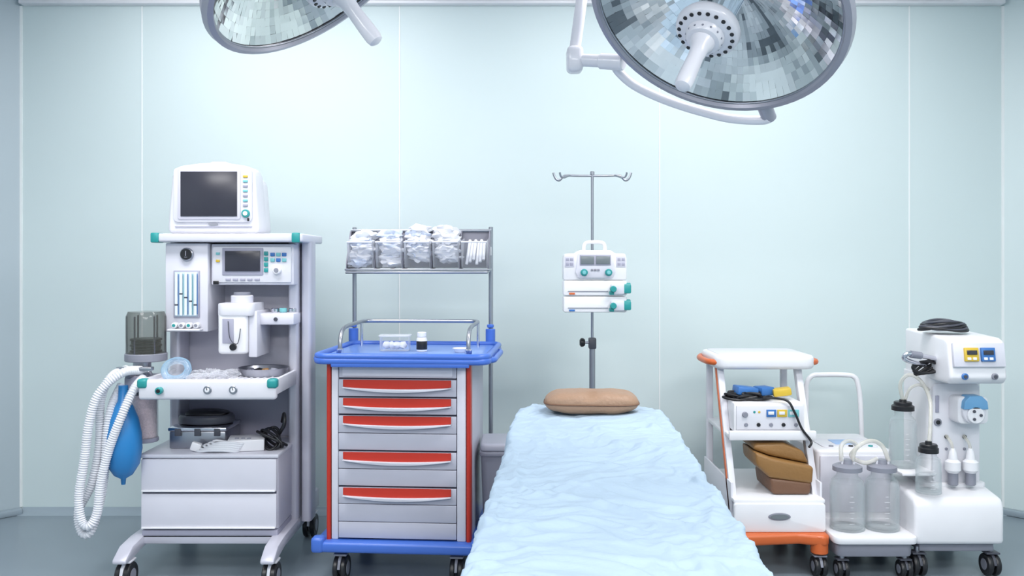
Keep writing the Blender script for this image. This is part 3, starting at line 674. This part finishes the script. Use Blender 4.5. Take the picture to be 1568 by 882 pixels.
for i,x in enumerate((1.80,1.872)):
    lathe('white_cup_%d'%i,(x,3.60,.40),(0,0,1),[(0,0),(.02,0),(.03,.012),(.03,.045),(.018,.055),(.014,.085),(.007,.10),(0,.10)],WHITE,24)
    tube('cup_tube_%d'%i,[(x,3.60,.49),(x-.004,3.605,.52),(x-.012,3.632,.545)],.006,SIL)
    cyl('cup_foot_%d'%i,(x,3.60,.35),(x,3.60,.402),.02,GREY)
knob('indicator',1.755,3.637,.60,.016,GREY,.006,BLACK)
box('column_vent',(1.745,1.76),(3.632,3.638),(.64,.71),LAVD,.002)
box('bottle_shelf',(1.585,1.73),(3.58,3.82),(.39,.402),WHITE,.004)
jar('collection_jar',1.640,3.70,.403,.055,.24,BLACK,.82)
cyl('jar_cap_ring',(1.640,3.70,.655),(1.640,3.70,.675),.036,BLACK)
jar('rinse_bottle',1.672,3.54,.335,.049,.165,BLACK,.78)
cyl('rinse_cap_ring',(1.672,3.54,.505),(1.672,3.54,.53),.034,BLACK)
tube('jar_tube',[(1.640,3.70,.68),(1.625,3.69,.75),(1.65,3.67,.79),(1.69,3.65,.77),(1.71,3.61,.70),(1.69,3.56,.62),(1.675,3.54,.54)],.0075,SIL)
tube('jar_tube_2',[(1.65,3.70,.68),(1.66,3.68,.73),(1.69,3.66,.75),(1.73,3.655,.73)],.006,SIL)
E('coiled_power_cord',(1.77,3.66,.97))
for i in range(6):
    r=.10-.006*i
    tube('coil_%d'%i,[(1.79+r*math.cos(a),3.66+.055*math.sin(a),.982+.006*i+.006*math.sin(2*a+i)) for a in [j*math.pi/6 for j in range(12)]],.0055,DGREY if i%2 else BLACK,closed=True)
box('cord_plug',(1.74,1.85),(3.62,3.68),(.976,1.0),GREY,.008)

# ---------------- SURGICAL LAMPS ----------------
RIM=mat('lamp_rim_grey',(166,166,178),.35,.3)
LW=mat('lamp_white',(228,227,234),.3,coat=.3)
FAC=[mat('mirror_%d'%i,c,.09,1,var=.02) for i,c in enumerate(((236,236,236),(196,200,202),(128,133,138),(252,252,250),(222,225,225)))]  # reflected lights and darks of the room put into the facet colours
def lamp(C,n,R,U,K,arm):
    C=Vector(C); n=Vector(n).normalized()
    E('surgical_lamp',C)
    D=.42*R; O=.15*R
    prof=lambda r:-D*(1-(r/R)**2.2)
    lathe('outer_shell',C,n,[(0,-D-.03),(R*.3,-D-.025),(R*.6,prof(R*.6)-.03),(R*.85,prof(R*.85)-.03),(R*1.03,-.035),(R*1.05,-.01),(R*1.04,.012),(R*1.0,.016),(R*.985,.008)],RIM,72)
    lathe('rim_ring',C,n,[(R*.985,.010),(R*1.0,.018),(R*1.045,.014),(R*1.06,-.008),(R*1.04,-.02)],RIM,72)
    q=Vector((0,0,1)).rotation_difference(n)
    bm=bmesh.new(); S=96; NR=14; rnd=random.Random(5)
    r0=.16*R
    colband=[rnd.random() for _ in range(S)]
    for j in range(NR):
        ra=r0+(R*.985-r0)*j/NR; rb=r0+(R*.985-r0)*(j+1)/NR
        for i in range(S):
            a0=2*math.pi*i/S;a1=2*math.pi*(i+1)/S
            P=[Vector((r*math.cos(a),r*math.sin(a),prof(r))) for r,a in ((ra,a0),(rb,a0),(rb,a1),(ra,a1))]
            c=sum(P,Vector())/4; rm=Matrix.Rotation(rnd.gauss(0,.022),3,'X')@Matrix.Rotation(rnd.gauss(0,.022),3,'Y')
            f=bm.faces.new([bm.verts.new(C+q@(c+(rm@(p-c))*1.01)) for p in P])
            v=1.3*noise.noise(Vector((math.cos(a0)*3,math.sin(a0)*3,j*.22)))+.3*(colband[i]-.5)+rnd.gauss(0,.07)
            f.material_index=2 if v<-.44 else 1 if v<-.18 else 4 if v<.08 else 0 if v<.28 else 3  # noise spreads the painted reflection tones over the facets
    fin(bm,'mirror_facets',FAC,0,False)
    tube('focus_ring',[C+q@Vector((R*.985*math.cos(a),R*.985*math.sin(a),.004)) for a in [i*2*math.pi/72 for i in range(72)]],.004,STEEL,closed=True,sharp=True,seg=8)
    lathe('bulb_housing',C,n,[(r0*1.1,-D),(r0*1.05,-D*.6),(r0*.95,O)],FAC[1],40)
    lathe('center_hub',C,n,[(r0*1.0,O-.01),(R*.24,O),(R*.258,O+R*.04),(R*.25,O+R*.08),(R*.235,O+R*.10),(R*.19,O+R*.115),(R*.155,O+R*.12),(R*.145,O+R*.16),(R*.13,O+R*.18),(R*.09,O+R*.19),(0,O+R*.19)],LW,48)
    for i in range(20):
        a=2*math.pi*i/20; o=C+q@Vector((R*.212*math.cos(a),R*.212*math.sin(a),O+R*.104))
        cyl('vent_hole_%d'%i,o,o+n*.004,R*.017,BLACK,seg=10)
    for i in range(14):
        a=2*math.pi*i/14; o=C+q@Vector((R*.138*math.cos(a),R*.138*math.sin(a),O+R*.155)); d=(q@Vector((math.cos(a),math.sin(a),0)))
        cyl('vent_slot_%d'%i,o,o+d*.004,R*.009,GREY,seg=8)
    lathe('sterile_handle',C,n,[(R*.10,O+R*.18),(R*.095,O+R*.22),(R*.070,O+R*.26),(R*.062,O+R*.36),(R*.068,O+R*.54),(R*.068,O+R*.63),(R*.058,O+R*.67),(R*.03,O+R*.685),(0,O+R*.685)],LW,28)
    U=Vector(U);K=Vector(K)
    arm(C,n,R,U,K)
    return C
def basis(view,perp,cosv,major):
    view=Vector(view).normalized(); tow=-view; p=Vector(perp); p=(p-view*p.dot(view)).normalized()
    s=math.sqrt(1-cosv**2); n=tow*cosv+p*s; K=p*cosv-tow*s
    U=Vector(major); U=(U-view*U.dot(view)); U=(U-n*U.dot(n)).normalized()
    return n,U,K
C1=Vector((.554,2.4,1.935))
n1,U1,K1=basis(C1-Vector((0,0,1.25)),(-.41,0,-.91),.72,(.91,0,-.41))
def arm1(C,n,R,U,K):
    g=lambda a,b,h=.0:C+R*(a*U+b*K)+n*h
    tube('yoke',[g(-.64,1.02),g(-.58,1.10),g(-.42,1.18),g(-.2,1.20),g(.05,1.18),g(.30,1.13),g(.48,1.08),g(.64,1.00),g(.77,.91),g(.80,.86)],.014,LW,seg=16)
    cyl('yoke_pivot',g(.70,.76,-.01),g(.81,.90,-.01),.022,RIM)
    k0=g(-.64,1.00); k1=g(-1.0,1.19)
    dd=(k1-k0).normalized()
    cyl('joint_collar',k0-dd*.03,k0+dd*.05,.025,LW)
    cyl('horizontal_arm',k0,k1,.020,LW)
    box('knuckle',(k1.x-.026,k1.x+.026),(k1.y-.035,k1.y+.035),(k1.z-.042,k1.z+.04),LW,.016,seg=3)
    tube('drop_arm',[k1+Vector((0,0,.03)),k1+Vector((.01,0,.10)),k1+Vector((.03,0,.25)),k1+Vector((.05,.02,.40)),k1+Vector((.06,.04,.55))],.018,LW,seg=16)
    t=k1+Vector((.06,.04,.5))
    tube('boom',[t,Vector((.20,t.y-.1,2.45)),Vector((.1,2.3,2.47))],.03,LW,seg=16)
    cyl('ceiling_column',(.1,2.3,2.43),(.1,2.3,2.615),.06,LW); cyl('ceiling_flange',(.1,2.3,2.59),(.1,2.3,2.618),.14,LW)
lamp(C1,n1,.344,U1,K1,arm1)
C2=Vector((-.592,2.7,2.168))
n2,U2,K2=basis(C2-Vector((0,0,1.25)),(.60,0,-.80),.47,(.80,0,.60))
def arm2(C,n,R,U,K):
    b=C-n*(.42*R+.02)
    cyl('back_pivot',b,b-n*.05,.05,LW)
    tube('arm',[b-n*.04,b-n*.09,Vector((C.x-.15,C.y-.02,2.50)),Vector((C.x+.1,C.y-.1,2.52))],.025,LW,seg=16)
    cyl('ceiling_column',(C.x+.1,C.y-.1,2.48),(C.x+.1,C.y-.1,2.615),.05,LW)
lamp(C2,n2,.372,U2,K2,arm2)

# ---------------- CAMERA / RENDER LOOK ----------------
cd=bpy.data.cameras.new('camera'); cam=bpy.data.objects.new('camera',cd); col.objects.link(cam)
cam.location=(0,0,1.25); cam.rotation_euler=(math.pi/2,0,0)
cd.sensor_width=36; cd.lens=31.0; cd.shift_y=-.023; cd.clip_start=.05
scn.camera=cam
w=bpy.data.worlds.new('world'); scn.world=w; w.use_nodes=True
w.node_tree.nodes['Background'].inputs[0].default_value=(.9,.93,1,1); w.node_tree.nodes['Background'].inputs[1].default_value=.3
scn.view_settings.view_transform='Standard'
